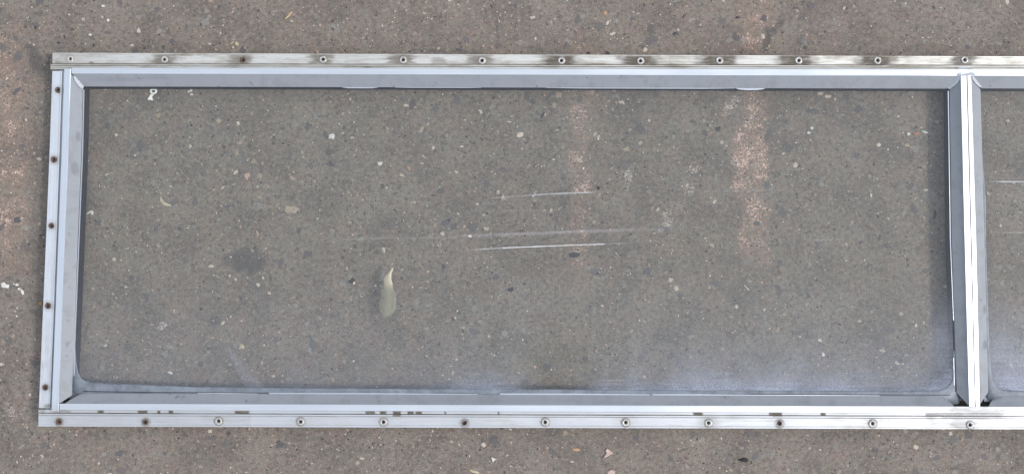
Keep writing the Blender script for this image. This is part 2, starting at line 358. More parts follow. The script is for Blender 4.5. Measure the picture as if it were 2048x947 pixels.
def build_ground():
    bm = bmesh.new()
    lp, lw, ld = [bm.verts.layers.float.new(n) for n in ('pink', 'white', 'dark')]
    def axis(a, b, step):
        r = [a+i*step for i in range(int((b-a)/step)+1)]
        lo = [-60, -25, -10, -5, -3, -2, -1.5]; hi = [1.5, 2, 3, 5, 10, 25, 60]
        return [x for x in lo if x < a-.1]+r+[x for x in hi if x > r[-1]+.1]
    xs = axis(-.96, 1.0, .0045); ys = axis(-.42, .56, .0045)
    rows = []
    for y in ys:
        row = []
        for x in xs:
            v = bm.verts.new((x, y, 0)); row.append(v)
            if abs(x) < 1.05 and -.5 < y < .6:
                # back to survey coordinates on the ground plane
                d = Vector((x, y, -H)); cy = d.y*ct+d.z*st; cz = -d.y*st+d.z*ct
                px = 1024+FPX*d.x/(-cz); py = 473.5-FPX*cy/(-cz)
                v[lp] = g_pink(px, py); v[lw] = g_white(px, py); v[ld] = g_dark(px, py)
        rows.append(row)
    for r0, r1 in zip(rows, rows[1:]):
        for i in range(len(xs)-1): bm.faces.new((r0[i], r0[i+1], r1[i+1], r1[i]))
    return link_mesh('ground', bm, M['concrete'])
ground = tag(build_ground(), kind='structure', label='stained grey concrete slab with exposed aggregate')

STONES = [  # surveyed larger stones in the surface: x, y, half width, half height, turn, colour
 (664, 273, 6, 5, .3, 'l'), (585, 419, 15, 11, 0, 't'), (584, 356, 7, 4, .6, 't'), (760, 327, 6, 4, 0, 'l'), (843, 260, 5, 8, .4, 't'), (923, 293, 5, 2.5, 0, 'l'), (1040, 270, 7, 6, -.5, 'l'),
 (818, 336, 3, 6, -.5, 'o'), (955, 408, 4, 2.5, 0, 'l'), (885, 467, 5, 4, 0, 'l'), (940, 472, 4, 3.5, 0, 'w'), (484, 691, 6, 5, 0, 'l'), (1342, 559, 6, 5, 0, 'l'), (1253, 298, 9, 5, -.3, 't'),
 (661, 328, 9, 6, 0, 'd'), (890, 446, 12, 8, -.4, 'd'), (898, 440, 5, 4, 0, 'dd'), (1148, 509, 13, 6, 0, 'dd'), (1085, 230, 4, 9, .5, 'dd'), (1280, 209, 14, 5, -.3, 'd'), (1436, 258, 7, 6, 0, 'dd'),
 (1265, 38, 9, 5, -.4, 'd'), (1155, 108, 1, 1, 0, 'd'), (704, 562, 7, 7, 0, 'dd'), (708, 565, 3, 3, 0, 'w'), (1021, 579, 8, 6, 0, 'dd'), (292, 592, 5, 7, 0, 'd'), (402, 617, 3.5, 4, 0, 'dd'), (1344, 709, 4, 8, .2, 'd'),
 (267, 314, 9, 4, 0, 'd'), (281, 298, 5, 6, 0, 'd'), (215, 250, 8, 8, 0, 'd'), (455, 412, 8, 5, 0, 'd'), (598, 460, 6, 6, 0, 'd'), (870, 302, 5, 5, 0, 'd'), (1295, 542, 10, 9, 0, 'd'), (1160, 425, 1, 1, 0, 'd'),
 (317, 231, 5, 7, .2, 't'), (437, 241, 6, 7, 0, 't'), (476, 246, 4, 5, 0, 'l'), (481, 285, 5, 5, 0, 'pk'), (473, 306, 6, 7, 0, 't'), (507, 323, 6, 6, 0, 't'), (494, 351, 6, 7, 0, 'pk'), (520, 351, 7, 6, 0, 't'), (232, 270, 4, 4, 0, 'l'),
 (948, 36, 1, 1, 0, 'd'), (1148, 512, 1, 1, 0, 'd'), (1290, 100, 6, 5, -.4, 'l'), (1225, 68, 7, 3, -.3, 'l'), (1211, 26, 4, 4, 0, 'o'), (1215, 46, 2.5, 5, .4, 'l'), (1160, 95, 5, 4, 0, 't'), (1030, 12, 5, 5, 0, 'd'), (1065, 35, 7, 3, 0, 'l'), (1071, 77, 3, 5, 0, 'l'),
 (1176, 106, 5, 4, 0, 'dd'), (1215, 106, 6, 4, 0, 'dd'), (1349, 67, 5, 3, 0, 'dd'), (1367, 33, 3, 5, 0, 'dd'), (918, 100, 9, 4, .1, 'd'), (665, 42, 5, 4, 0, 'dd'), (410, 45, 9, 8, 0, 'g'), (318, 62, 6, 7, 0, 'g'), (277, 61, 4, 6, 0, 'l'),
 (345, 83, 7, 6, 0, 'd'), (1475, 35, 6, 4, 0, 'dd'), (1118, 190, 7, 8, 0, 't'), (1184, 185, 6, 6, 0, 'pk'), (1065, 203, 6, 8, 0, 'd'), (1108, 211, 5, 6, 0, 't'), (1240, 228, 5, 5, 0, 'd'), (1385, 243, 7, 5, 0, 'd'), (1375, 262, 6, 4, 0, 'g'),
 (1640, 168, 1, 1, 0, 'd'), (1641, 187, 6, 4, 0, 'l'), (1656, 193, 7, 4, 0, 'l'), (1591, 330, 6, 6, 0, 'l'), (1567, 307, 4, 3, 0, 'l'), (1787, 212, 7, 2.5, .1, 'd'), (1625, 222, 15, 8, .2, 'd'), (1797, 233, 3, 3, 0, 'l'), (1758, 290, 6, 4, 0, 'l'), (1790, 330, 1, 1, 0, 'l'),
 (1815, 290, 7, 4, 0, 't'), (1852, 380, 5, 3, 0, 'l'), (1870, 430, 4, 10, 0, 'dd'), (1640, 680, 5, 4, 0, 'l'), (1647, 708, 3, 5, 0, 'w'), (1832, 650, 3, 5, 0, 'l'), (1848, 645, 2.5, 5, 0, 'l'), (2008, 480, 1, 1, 0, 'l'),
 (988, 880, 12, 11, 0, 'd'), (903, 882, 4, 3, 0, 't'), (1131, 865, 5, 6, 0, 't'), (1272, 874, 8, 7, 0, 'd'), (1384, 885, 3.5, 3.5, 0, 't'), (1144, 922, 5, 2, 0, 'l'), (1557, 921, 5, 4, 0, 'g'), (1576, 938, 4, 4, 0, 't'), (1153, 898, 8, 3, 0, 'o'),
 (10, 535, 1, 1, 0, 'd'), (35, 440, 7, 9, -.5, 'd'), (22, 480, 1, 1, 0, 'd'), (33, 182, 12, 6, -.8, 'd'), (72, 55, 4, 4, 0, 'dd'), (117, 86, 4, 4, 0, 'dd'), (96, 126, 3, 3, 0, 'dd'), (188, 90, 3.5, 3.5, 0, 'dd'), (129, 74, 3, 5, -.4, 'dd'), (84, 150, 6, 5, 0, 'd'),
 (1862, 905, 5, 5, 0, 't'), (1832, 893, 6, 5, 0, 'l'), (1995, 897, 5, 6, 0, 'g'), (1700, 870, 5, 4, 0, 'd'), (1750, 900, 8, 6, 0, 'd'), (240, 905, 9, 7, 0, 'd'), (330, 905, 6, 5, 0, 'd'), (560, 890, 10, 7, 0, 'd'), (715, 925, 5, 4, 0, 't')]
PAL = {'l': (.54, .49, .43), 't': (.34, .295, .24), 'w': (.72, .70, .67), 'd': (.115, .115, .125), 'dd': (.055, .055, .065), 'o': (.50, .30, .17), 'pk': (.45, .33, .28), 'g': (.24, .245, .24), 'b': (.19, .12, .095)}
def build_stones():
    bm = bmesh.new(); lay = bm.loops.layers.float_color.new('tint')
    rnd = random.Random(21)
    def stone(P, rx, ry, rot, col, h):
        n = 7 if rx < 2.2 else 9 if rx < 5 else 13; ph = rnd.random()*6.28
        ecc = [1+rnd.uniform(-.38, .28) for _ in range(n)]
        c, s = math.cos(rot), math.sin(rot); r0, r1 = [], []
        for i in range(n):
            a = ph+6.2832*i/n; x = rx*ecc[i]*math.cos(a); y = ry*ecc[i]*math.sin(a)
            X, Y = (x*c-y*s)*MM*.001, (x*s+y*c)*MM*.001
            r0.append(bm.verts.new((P.x+X, P.y+Y, -.00015))); r1.append(bm.verts.new((P.x+X*.82, P.y+Y*.82, h)))
        top = bm.verts.new((P.x, P.y, h*1.25)); fs = []
        for i in range(n):
            j = (i+1) % n
            fs.append(bm.faces.new((r0[i], r0[j], r1[j], r1[i]))); fs.append(bm.faces.new((r1[i], r1[j], top)))
        k = 1+rnd.uniform(-.15, .15)
        for f in fs:
            for lp in f.loops: lp[lay] = (*[x*k for x in col], 1)
    for (x, y, a, b, r, c) in STONES:
        if a > 1: stone(W(x, y), a*.95, b*.95, -r, PAL[c], .00022)
    for i in range(15000):
        x = rnd.uniform(-120, 2300); y = rnd.uniform(-90, 1040)
        if noise.noise(Vector((x*.006, y*.006, 3))) < -.25 and rnd.random() < .6: continue
        q = rnd.random()
        if q < .16: c, r = 'l', rnd.uniform(.5, 1.5)
        elif q < .20: c, r = 'w', rnd.uniform(.5, 1.35)
        elif q < .215: c, r = 'l', rnd.uniform(1.5, 4.2)
        elif q < .50: c, r = 'd', rnd.uniform(.7, 2.3)
        elif q < .66: c, r = 'dd', rnd.uniform(.6, 2.1)
        elif q < .80: c, r = 'b', rnd.uniform(.7, 2.2)
        elif q < .86: c, r = 't', rnd.uniform(.8, 3.2)
        elif q < .90: c, r = 'pk', rnd.uniform(.6, 2.2)
        elif q < .975: c, r = 'g', rnd.uniform(1, 5)
        else: c, r = 'd', rnd.uniform(3, 8)
        col = PAL[c]
        if r > 2.4: col = tuple(v*.78+w*.22 for v, w in zip(col, (.19, .175, .16)))
        r *= 1.25
        stone(W(x, y), r*rnd.uniform(.9, 1.5), r*rnd.uniform(.6, 1.0), rnd.random()*3.14, col, .00018)
    o = link_mesh('aggregate', bm, M['stone'], ground, recalc=False); o['kind'] = 'stuff'
    return o
build_stones()
# ------------------------------------------------------------------ the window
XE = 3790            # survey x of the far end of the rails (outside the photograph)
win = bpy.data.objects.new('glazed_frame', None); COL.objects.link(win)
tag(win, 'old silver aluminium framed window with two clear panes lying flat on stained concrete', 'window')
RIV_TOP = [(140, 118, 'd', .25), (329, 119, 'd', .8), (486, 120, 'r', .8), (646, 119, 'h', .8), (806, 120, 'h', .8), (964, 121, 'h', .8), (1123, 121, 'h', 1), (1281, 122, 'h', 1.1), (1439, 121, 'h', 1.2), (1597, 121, 'h', 1.2), (1755, 121, 'h', 1), (1929, 120, 'h', .9)]
RIV_TOP += [(1929+k*158, 120.5+k*.5, 'h', .8) for k in range(1, 12)]
RIV_BOT = [(118, 843, 'd', .35), (291, 843, 'r', .3), (437, 841, 'h', .15), (601, 842, 'h', .15), (767, 843, 'h', .2), (929, 845, 'x', .1), (1090, 843, 'h', .2), (1251, 844, 'h', .2), (1417, 845, 'h', .5), (1559, 846, 'x', .15), (1745, 846, 'h', .2), (1940, 849, 'h', .5)]
RIV_BOT += [(1940+k*159, 848+k*.45, 'h', .2) for k in range(1, 12)]
RIV_LEFT = [(116, 180, 'r', .2), (108, 319, 'd', .35), (103, 451, 'r', .2), (96, 611, 'r', .35), (91, 774, 'r', .35)]
def grime_top(px, py):
    v = 0
    for (x, y, s, k) in RIV_TOP:
        dx, dy = px-x, py-y
        if abs(dx) > 90: continue
        v = max(v, .85*math.exp(-((math.hypot(dx, dy)-8.5)/2.2)**2)*min(1, k+.3))
        side = 52 if k > .9 else 34
        w = noise.noise(Vector((px*.07, py*.25, 1)))*14
        v = max(v, 1.0*min(1, k)*(1-sstep(side*.35, side, abs(dx+w+4)))*(1-sstep(8, 17, abs(dy-1.5))))
    v = max(v, .35*(1-sstep(105, 260, px))*(.6+.4*noise.noise(Vector((px*.05, py*.2, 4)))))
    v = max(v, .5*blob(px, py, 875, 123, 14, 9), .8*blob(px, py, 183, 127, 5, 4), .6*blob(px, py, 118, 124, 9, 2.5))
    if 113 < py < 117 and px > 850: v = max(v, .5*max(0, noise.noise(Vector((px*.03, 1, 1)))))
    if 126.5 < py-(px-105)*.0019 < 129: v = max(v, .75)  # darker line along the inner edge of the flange
    return min(1, v)
def grime_bot(px, py):
    v = 0
    for (x, y, s, k) in RIV_BOT:
        dx, dy = px-x, py-y
        if abs(dx) > 60: continue
        v = max(v, .8*math.exp(-((math.hypot(dx, dy)-8.2)/2.0)**2))
        v = max(v, .6*k*(1-sstep(8, 26, math.hypot(dx*.8, dy))))
    off = (px-77)*.0035
    y = py-off
    for (a, b) in ((196, 207), (277, 295), (314, 322), (338, 347), (468, 499), (731, 751), (760, 773), (785, 803), (815, 829), (832, 845), (888, 891), (996, 999), (1385, 1404), (1538, 1563), (1640, 1652), (1850, 1925)):
        if a <= px <= b and 819 < y < 824.8: v = 1.0 if b < 1800 else max(v, .6)
    v = max(v, .6*blob(px, py, 122, 822, 22, 4), .5*blob(px, py, 84, 822, 7, 5))
    if 785 < px < 803 and 820 < y < 829: v = max(v, .8)
    if 1543 < px < 1563 and 821 < y < 828: v = max(v, .6)
    if 100 < px < 500 and y > 812: v = max(v, .12+.15*max(0, noise.noise(Vector((px*.04, py*.2, 4)))))
    v = max(v, .62*blob(px, py, 1955, 819, 75, 9), .45*blob(px, py, 1935, 828, 70, 12), .4*blob(px, py, 1925, 845, 22, 14))
    if px > 1850: v = max(v, .35*max(0, noise.noise(Vector((px*.04, py*.1, 8)))+.2))
    return min(1, v)
def grime_v(px, py):
    v = 0
    for (x, y, s, k) in RIV_LEFT:
        v = max(v, .75*k*2*(1-sstep(5, 16, math.hypot(px-x, py-y))))
    v = max(v, .7*blob(px, py, 97, 811, 9, 4), .5*blob(px, py, 104, 812, 5, 10))
    v = max(v, .30*sstep(560, 780, py)*max(0, .5+noise.noise(Vector((px*.2, py*.05, 4)))))
    return min(1, v)
def hl(a, b, z, s, xa=105, xb=2048, x0=105, x1=XE, g=0):
    """horizontal line: y=a at xa, y=b at xb, running from x0 to x1"""
    f = lambda x: a+(b-a)*(x-xa)/(xb-xa)
    return ([(x0, f(x0)), (x1, f(x1))], z, s, g)
def drill(obj, holes, z, rad=3.6):
    bm = bmesh.new()
    for (x, y) in holes:
        p = W(x, y, z)
        bmesh.ops.create_cone(bm, cap_ends=True, segments=14, radius1=rad*MM*.001, radius2=rad*MM*.001, depth=.02, matrix=__import__('mathutils').Matrix.Translation(p))
    c = link_mesh('cutter', bm, M['rust'])
    md = obj.modifiers.new('drill', 'BOOLEAN'); md.operation = 'DIFFERENCE'; md.solver = 'EXACT'; md.object = c
    dg = bpy.context.evaluated_depsgraph_get(); dg.update()
    me = bpy.data.meshes.new_from_object(obj.evaluated_get(dg))
    obj.modifiers.clear(); old = obj.data; obj.data = me
    bpy.data.meshes.remove(old); cm = c.data; bpy.data.objects.remove(c); bpy.data.meshes.remove(cm)
def rivet(x, y, z, style, parent):
    """hollow rivet or torn burr standing in a drilled hole"""
    rnd = random.Random(int(x*7+y)); P = W(x, y, z); bm = bmesh.new(); n = 18
    # (radius px, height mm)
    if style == 'h': prof = [(3.3, -2.2), (3.4, .5), (4.0, 1.0), (5.4, 1.15), (6.9, .8), (7.4, .0), (7.3, -.3)]; m = M['rivet']; j = .10
    elif style == 'd': prof = [(3.0, -2.2), (3.3, .3), (4.0, .6), (5.6, .55), (6.6, .1), (6.8, -.3)]; m = M['rust'] if y > 250 else M['rivet']; j = .10
    elif style == 'r': prof = [(3.1, -2.2), (3.3, .7), (4.3, .9), (5.6, .5), (6.2, .0), (6.2, -.3)]; m = M['rust']; j = .16
    else: prof = [(3.3, -2.2), (3.5, .3), (4.6, .4), (5.6, .05), (5.7, -.3)]; m = M['rust']; j = .26
    jit = [[1+rnd.uniform(-j, j) for _ in range(n)] for _ in prof]; ox, oy = rnd.uniform(-.5, .5), rnd.uniform(-.5, .5)
    rings = []
    for q, (r, h) in enumerate(prof):
        ring = []
        for i in range(n):
            a = 6.2832*i/n; rr = r*(jit[q][i]*.5+jit[q][(i+1) % n]*.5) if q > 1 else r
            e = 1.0
            ring.append(bm.verts.new((P.x+(rr*math.cos(a)*e+(ox if q < 3 else 0))*MM*.001, P.y+(rr*math.sin(a)+(oy if q < 3 else 0))*MM*.001, P.z+h*.001*(1+rnd.uniform(-.15, .15)))))
        rings.append(ring)
    for r0, r1 in zip(rings, rings[1:]):
        for i in range(n): bm.faces.new((r0[i], r0[(i+1) % n], r1[(i+1) % n], r1[i]))
    o = link_mesh('rivet', bm, m, parent, smooth=True)
    # black disc low in the bore, painting the hollow's shade
    bm = bmesh.new(); vs_ = [bm.verts.new((P.x+3.2*MM*.001*math.cos(6.2832*i/12), P.y+3.2*MM*.001*math.sin(6.2832*i/12), P.z-.0018)) for i in range(12)]
    f = bm.faces.new(vs_); e = bmesh.ops.extrude_face_region(bm, geom=[f])
    for v in [g for g in e['geom'] if isinstance(g, bmesh.types.BMVert)]: v.co.z -= .002
    link_mesh('bore_shade_disc', bm, M['black'], o)
    return o
# --- top rail
def top_rail():
    bm = bmesh.new(); n = 1150
    strip(bm, [hl(105.5, 113, 22.4, 2), hl(108.2, 115.6, 22.2, 1), hl(108.8, 116.2, 21.7, 10), hl(127, 130.4, 21.8, 1), hl(127.6, 131, 21.0, 1), hl(128.6, 131.6, 21.0, 1, g=.8)], n, 1.8, grime_top, .15)
    x0 = 101
    strip(bm, [hl(128.7, 131.7, 21.6, 1, x0=x0), hl(129.0, 132, 24.4, 1, x0=x0), hl(130.8, 133.8, 24.5, 1, x0=x0), hl(131.0, 134.2, 22.0, 1, x0=x0, g=.95), hl(132.0, 135.3, 22.0, 1, x0=x0, g=.95), hl(132.6, 136, 26.2, 1, x0=x0), hl(135.2, 138.0, 26.5, 1, x0=x0), hl(135.6, 138.6, 25.0, 1, x0=x0, g=.55), hl(138.6, 139.4, 25.0, 1, x0=x0)], n, 1.6, lambda x, y: .32*(1-sstep(110, 330, x)), .08)
    strip(bm, [hl(135.0, 138.6, 28.5, 1, x0=143), hl(136.0, 139.4, 30.2, 4, x0=143), hl(146.0, 151.4, 30.4, 1, x0=143), hl(146.9, 152.1, 30.0, 1, x0=143)], n, 3.0, None, .18, midx=1)
    web(bm, (112, 136), (XE, 141), (XE, 154), (112, 146))
    web(bm, (160, 170), (3750, 178), (3750, 182), (160, 172.6), 19.6, 20, 2)  # dark skirt added to draw the shade under the upper bead
    o = link_mesh('rail', bm, [M['worn_h'], M['alu_h'], M['shade_skirt']], win)
    drill(o, [(x, y) for x, y, _, _ in RIV_TOP], 22)
    for (x, y, s, k) in RIV_TOP: rivet(x, y, 22, s, o)
    o['label'] = 'heavily stained rail along the upper edge'
    return o
def bottom_rail():
    bm = bmesh.new(); n = 1150; A = dict(xa=77, xb=2048)
    q = lambda a, b, z, s, x0=77, g=0: hl(a, b, z, s, x0=x0, g=g, **A)
    strip(bm, [q(806.2, 812.4, 30.0, 1, 119), q(807.2, 813.2, 30.4, 4, 119), q(818.5, 825.2, 30.2, 1, 119), q(819.4, 826.0, 28.6, 1, 119, .5)], n, 3.0, grime_bot, .18, midx=1)
    strip(bm, [q(818.2, 825.0, 26.0, 1, g=.6), q(820.4, 827.0, 26.2, 4), q(823.9, 830.5, 26.0, 1), q(824.4, 831.0, 22.2, 1, g=.95), q(825.9, 832.4, 22.2, 1, g=.95), q(826.3, 832.8, 24.6, 1), q(829.0, 835.4, 24.5, 1), q(829.4, 835.8, 21.4, 1, g=.8)], n, 1.6, grime_bot, .08)
    strip(bm, [q(829.2, 835.7, 21.2, 1, g=.8), q(830.6, 837.0, 21.9, 9), q(847.4, 853.4, 21.9, 1, g=.3), q(848.6, 854.4, 22.5, 2), q(851.8, 857.4, 22.5, 1)], n, 1.8, grime_bot, .15)
    web(bm, (84, 812), (XE, 822), (XE, 836), (84, 823))
    o = link_mesh('rail', bm, [M['worn_l'], M['alu_h']], win)
    drill(o, [(x, y) for x, y, _, _ in RIV_BOT], 22)
    for (x, y, s, k) in RIV_BOT: rivet(x, y, 22, s, o)
    o['label'] = 'cleaner bright rail along the lower edge'
    return o
top_rail(); bottom_rail()
# --- stile (left) and its far twin
def vl(pts, z, s, g=0): return (pts, z, s, g)
def stile():
    bm = bmesh.new(); n = 330
    strip(bm, [vl([(104.8, 142), (99.3, 300), (91.2, 500), (80.9, 740), (77.6, 815)], 22, 7),
               vl([(121.8, 142), (116.4, 300), (110.0, 500), (101.0, 740), (97.6, 815)], 22, 1),
               vl([(122.4, 142), (116.9, 300), (110.5, 500), (101.4, 740), (98.0, 815)], 24.6, 1),
               vl([(124.6, 142), (119.2, 300), (112.2, 500), (103.2, 740), (99.8, 815)], 24.6, 1),
               vl([(125.0, 142), (119.6, 300), (112.6, 500), (103.6, 740), (100.2, 815)], 22.4, 1, .6),
               vl([(127.4, 142), (122.4, 300), (115.2, 500), (105.6, 740), (102.4, 815)], 22.4, 1, .4)], n, 1.8, grime_v, .12)
    strip(bm, [vl([(127.8, 137.5), (122.9, 300), (115.6, 500), (106.0, 740), (102.6, 821)], 28.6, 1),
               vl([(129.0, 137.5), (123.8, 300), (116.4, 500), (106.8, 740), (103.2, 821)], 30.9, 4),
               vl([(140.6, 137.5), (135.6, 300), (127.8, 500), (119.2, 740), (116.2, 821)], 31.1, 1),
               vl([(141.8, 137.5), (136.5, 300), (128.6, 500), (120.0, 740), (117.2, 821)], 30.4, 1)], n, 3.0, lambda x, y: .35*sstep(790, 820, y), .15, midx=1)
    web(bm, (129, 146), (141, 146), (118, 806), (104, 806))
    wl_ = [(165.0, 172), (162.0, 300), (154.4, 500), (145.8, 700), (142, 800)]
    for p, q in zip(wl_, wl_[1:]): web(bm, (p[0]-4, p[1]), (p[0], p[1]), (q[0], q[1]), (q[0]-4, q[1]), 19.6, 20, 2, (0, 2, 2, 0))  # dark skirt added for the shade band inside the stile
    o = link_mesh('stile', bm, [M['worn_v'], M['alu_v'], M['shade_skirt']], win)
    drill(o, [(x, y) for x, y, _, _ in RIV_LEFT], 22)
    for (x, y, s, k) in RIV_LEFT: rivet(x, y, 22, s, o)
    return o
st_o = stile()
# --- mullion
def mullion():
    bm = bmesh.new(); n = 330
    a = lambda x0, x1, x2, y0=151, y1=812.5: [(x0, y0), (x1, 480), (x2, y1)]
    strip(bm, [vl(a(1920.8, 1928.6, 1938.0), 30.4, 1), vl(a(1921.8, 1929.6, 1938.9), 31.2, 4), vl(a(1932.8, 1941.2, 1949.6), 31.2, 1), vl(a(1933.2, 1941.6, 1950.0), 29.6, 1, .95),
               vl(a(1934.6, 1943.0, 1951.3), 29.6, 1, .95), vl(a(1935.0, 1943.4, 1951.7), 31.3, 4), vl(a(1941.6, 1951.6, 1959.6), 31.3, 1), vl(a(1942.6, 1952.6, 1960.6), 30.4, 1)], n, 3.0, lambda x, y: .3*sstep(795, 812, y), .12)
    web(bm, (1924, 160), (1940, 160), (1958, 806), (1941, 806))
    for dx, w_ in ((0, 4), (58, -4)):
        wl_ = [(1899.5+dx, 173), (1903.4+dx, 480), (1914+dx, 800)]
        for p, q in zip(wl_, wl_[1:]): web(bm, (p[0], p[1]), (p[0]+w_, p[1]), (q[0]+w_, q[1]), (q[0], q[1]), 19.6, 20, 1)  # dark skirts added for the shade band beside the mullion
    return link_mesh('mullion', bm, [M['alu_v'], M['shade_skirt']], win)
mullion()
# --- glazing beads
def gb(fnlist):
    def f(px, py):
        v = 0
        for (x, y, rx, ry, k) in fnlist: v = max(v, k*blob(px, py, x, y, rx, ry))
        return v
    return f
def bead(lines, n, spots=()):
    bm = bmesh.new(); strip(bm, lines, n, 1.2, gb(spots), .12)
    return link_mesh('glazing_bead', bm, M['bead'], win)
b_top = bead([([(144, 147), (1921, 152)], 29.4, 5), ([(165, 170), (1899, 175)], 21.9, 1), ([(167.5, 172), (1896, 176.8)], 21.2, 1), ([(168, 173), (1896, 177.4)], 20.9, 1)], 600,
             ((278, 158, 2, 2, .9), (502, 168, 3, 2, .9), (873, 166, 1.8, 1.8, 1), (783, 166, 1.3, 1.3, .9), (409, 158, 1.5, 1.8, .7), (300, 155, 60, 3, .2), (230, 160, 50, 5, .18)))
b_left = bead([([(142.0, 148), (136.8, 300), (129.0, 500), (120.4, 740), (118.2, 806)], 29.6, 6), ([(164.0, 175), (161.6, 300), (153.6, 500), (144.8, 740), (143, 790)], 21.8, 1), ([(165.4, 178), (162.6, 300), (154.6, 500), (145.7, 740), (143.6, 788)], 21.2, 1)], 330,
              ((149.5, 335, 8, 12, .42), (156, 273, 5, 9, .55), (141, 312, 5, 12, .22), (150, 290, 8, 20, .12), (138, 520, 1.5, 2.5, .6), (134, 688, 3, 4, .7), (138, 684, 1.6, 1.6, .7), (135, 711, 2, 2.5, .7), (128, 685, 1.4, 1.4, .7), (141, 700, 1.4, 1.4, .6), (138, 468, 2.5, 3.5, .5), (140, 575, 1.5, 2, .5), (136, 640, 1.5, 2, .5)))
b_ml = bead([([(1920.2, 154), (1928.2, 480), (1937.6, 810)], 29.6, 6), ([(1901, 177), (1904.6, 480), (1915, 786)], 21.8, 1), ([(1899.4, 179), (1903.2, 480), (1913.4, 784)], 21.2, 1)], 330,
            ((1922, 712, 2, 2, .5), (1926, 738, 1.5, 2, .5), (1928, 755, 2, 1.5, .5)))
b_mr = bead([([(1943.0, 154), (1953.0, 480), (1961.0, 806)], 29.6, 5), ([(1960, 178), (1968, 480), (1975.5, 785)], 22, 1), ([(1961, 180), (1969, 480), (1976.5, 780)], 21.2, 1)], 330,
            ((1969, 618, 4, 10, .7), (1970.5, 688, 4, 9, .7), (1966, 560, 4, 50, .12)))
b_top2 = bead([([(1945, 152.2), (3760, 157)], 29.4, 5), ([(1961, 175.2), (3735, 180)], 21.9, 1), ([(1962, 176.8), (3735, 181.6)], 21.2, 1)], 300)
LB = lambda x: 785.6+(x-150)*.0031
b_bot = bead([([(160, 787.6), (166, LB(166)), (1874, LB(1874)), (1888, 794)], 21.2, 1), ([(155, 790), (168, LB(168)+1), (1876, LB(1876)+1), (1892, 796)], 21.8, 2),
              ([(142, 797.5), (1900, 802.5)], 25.4, 3), ([(129, 806.2), (1909, 811.9)], 29.4, 1)], 600,
             ((354, 793, 4, 2, .8), (366, 792, 3, 3, .6), (427, 789, 4, 2, .8), (754, 795, 1.5, 1.5, .7), (757, 802, 1.5, 1.5, .7), (778, 804, 1.5, 1.5, .7), (1000, 797, 300, 6, .12)))
b_bot2 = bead([([(1990, 796), (2004, 792), (3735, 797)], 21.2, 1), ([(1986, 798), (2004, 793), (3738, 798)], 21.8, 2), ([(1982, 803), (3745, 808)], 25.4, 3), ([(1978, 812.2), (3755, 818)], 29.4, 1)], 300)
# --- thin bright trim between bead and glass, black strips beside it painting the contact shade
def trim(lines, n, parent, m='trim', name='edge_trim'):
    bm = bmesh.new(); strip(bm, lines, n, .5, None, .06); return link_mesh(name, bm, M[m], parent)
trim([([(166.6, 178), (164.0, 300), (156.0, 500), (147.4, 700), (147, 752)], 20.9, 1), ([(168.8, 180), (166.2, 300), (158.0, 500), (149.9, 700), (149.4, 748)], 20.9, 1)], 200, b_left)
trim([([(1895.6, 182), (1900.0, 480), (1906.6, 640)], 20.9, 1), ([(1897.4, 182), (1901.4, 480), (1907.6, 640)], 20.9, 1)], 200, b_ml)
trim([([(1906.8, 716), (1908.2, 770)], 20.95, 1), ([(1907.9, 714), (1909.4, 770)], 20.95, 1)], 30, b_ml)
trim([([(1897.6, 184), (1901.6, 480), (1910.2, 782)], 20.8, 1), ([(1899.6, 184), (1903.6, 480), (1913.6, 784)], 20.8, 1)], 200, b_ml, 'black', 'rubber_shade_line')  # black strip painting shade at the bead's inner edge
trim([([(165.3, 182), (162.6, 300), (154.8, 500), (146.2, 700), (144.6, 770)], 20.6, 1), ([(166.8, 182), (164.2, 300), (156.2, 500), (147.6, 700), (146, 770)], 20.6, 1)], 200, b_left, 'black', 'rubber_shade_line')  # same painted shade along the left bead
for (a, b, w0) in ((684, 756, 1.8), (790, 962, .6), (1092, 1470, .9), (1472, 1530, 3.4)):
    f = lambda x: 172.4+(x-165)*.0026
    N_ = 12; up, lo = [], []
    for i in range(N_+1):
        t = i/N_; x = a+(b-a)*t; w = w0*(math.sin(math.pi*t)**.5 if w0 > 2 else min(1, 6*t, 6*(1-t)))+.25
        up.append((x, f(x)-.4)); lo.append((x, f(x)+w+.8))
    trim([(up, 20.75, 1), (lo, 20.6, 1)], 60, b_top)
trim([([(168, 172.5), (1896, 177.2)], 20.5, 1), ([(168, 174.6), (1896, 179.4)], 20.5, 1)], 200, b_top, 'black', 'rubber_shade_line')  # black strip painting the contact shade below the upper bead
for (a, b, w0) in ((395, 515, .9), (538, 955, 1.8), (1000, 1300, 2.2), (1305, 1490, 1.5), (1490, 1760, .8)):
    trim([([(a, LB(a)-w0-.5), ((a+b)/2, LB((a+b)/2)-w0-.7), (b, LB(b)-w0*.5-.3)], 21.4, 1), ([(a, LB(a)+.2), (b, LB(b)+.2)], 21.5, 1)], 60, b_bot)
trim([([(166, 781), (300, 783.2), (650, 785), (950, 786)], 21.05, 1), ([(166, 782.6), (300, 784.6), (650, 786), (950, 787)], 21.05, 1)], 120, b_bot, 'black', 'rubber_shade_line')
trim([([(1500, 787), (1900, 788.5)], 21.05, 1), ([(1500, 788), (1900, 789.8)], 21.05, 1)], 120, b_bot, 'black', 'rubber_shade_line')
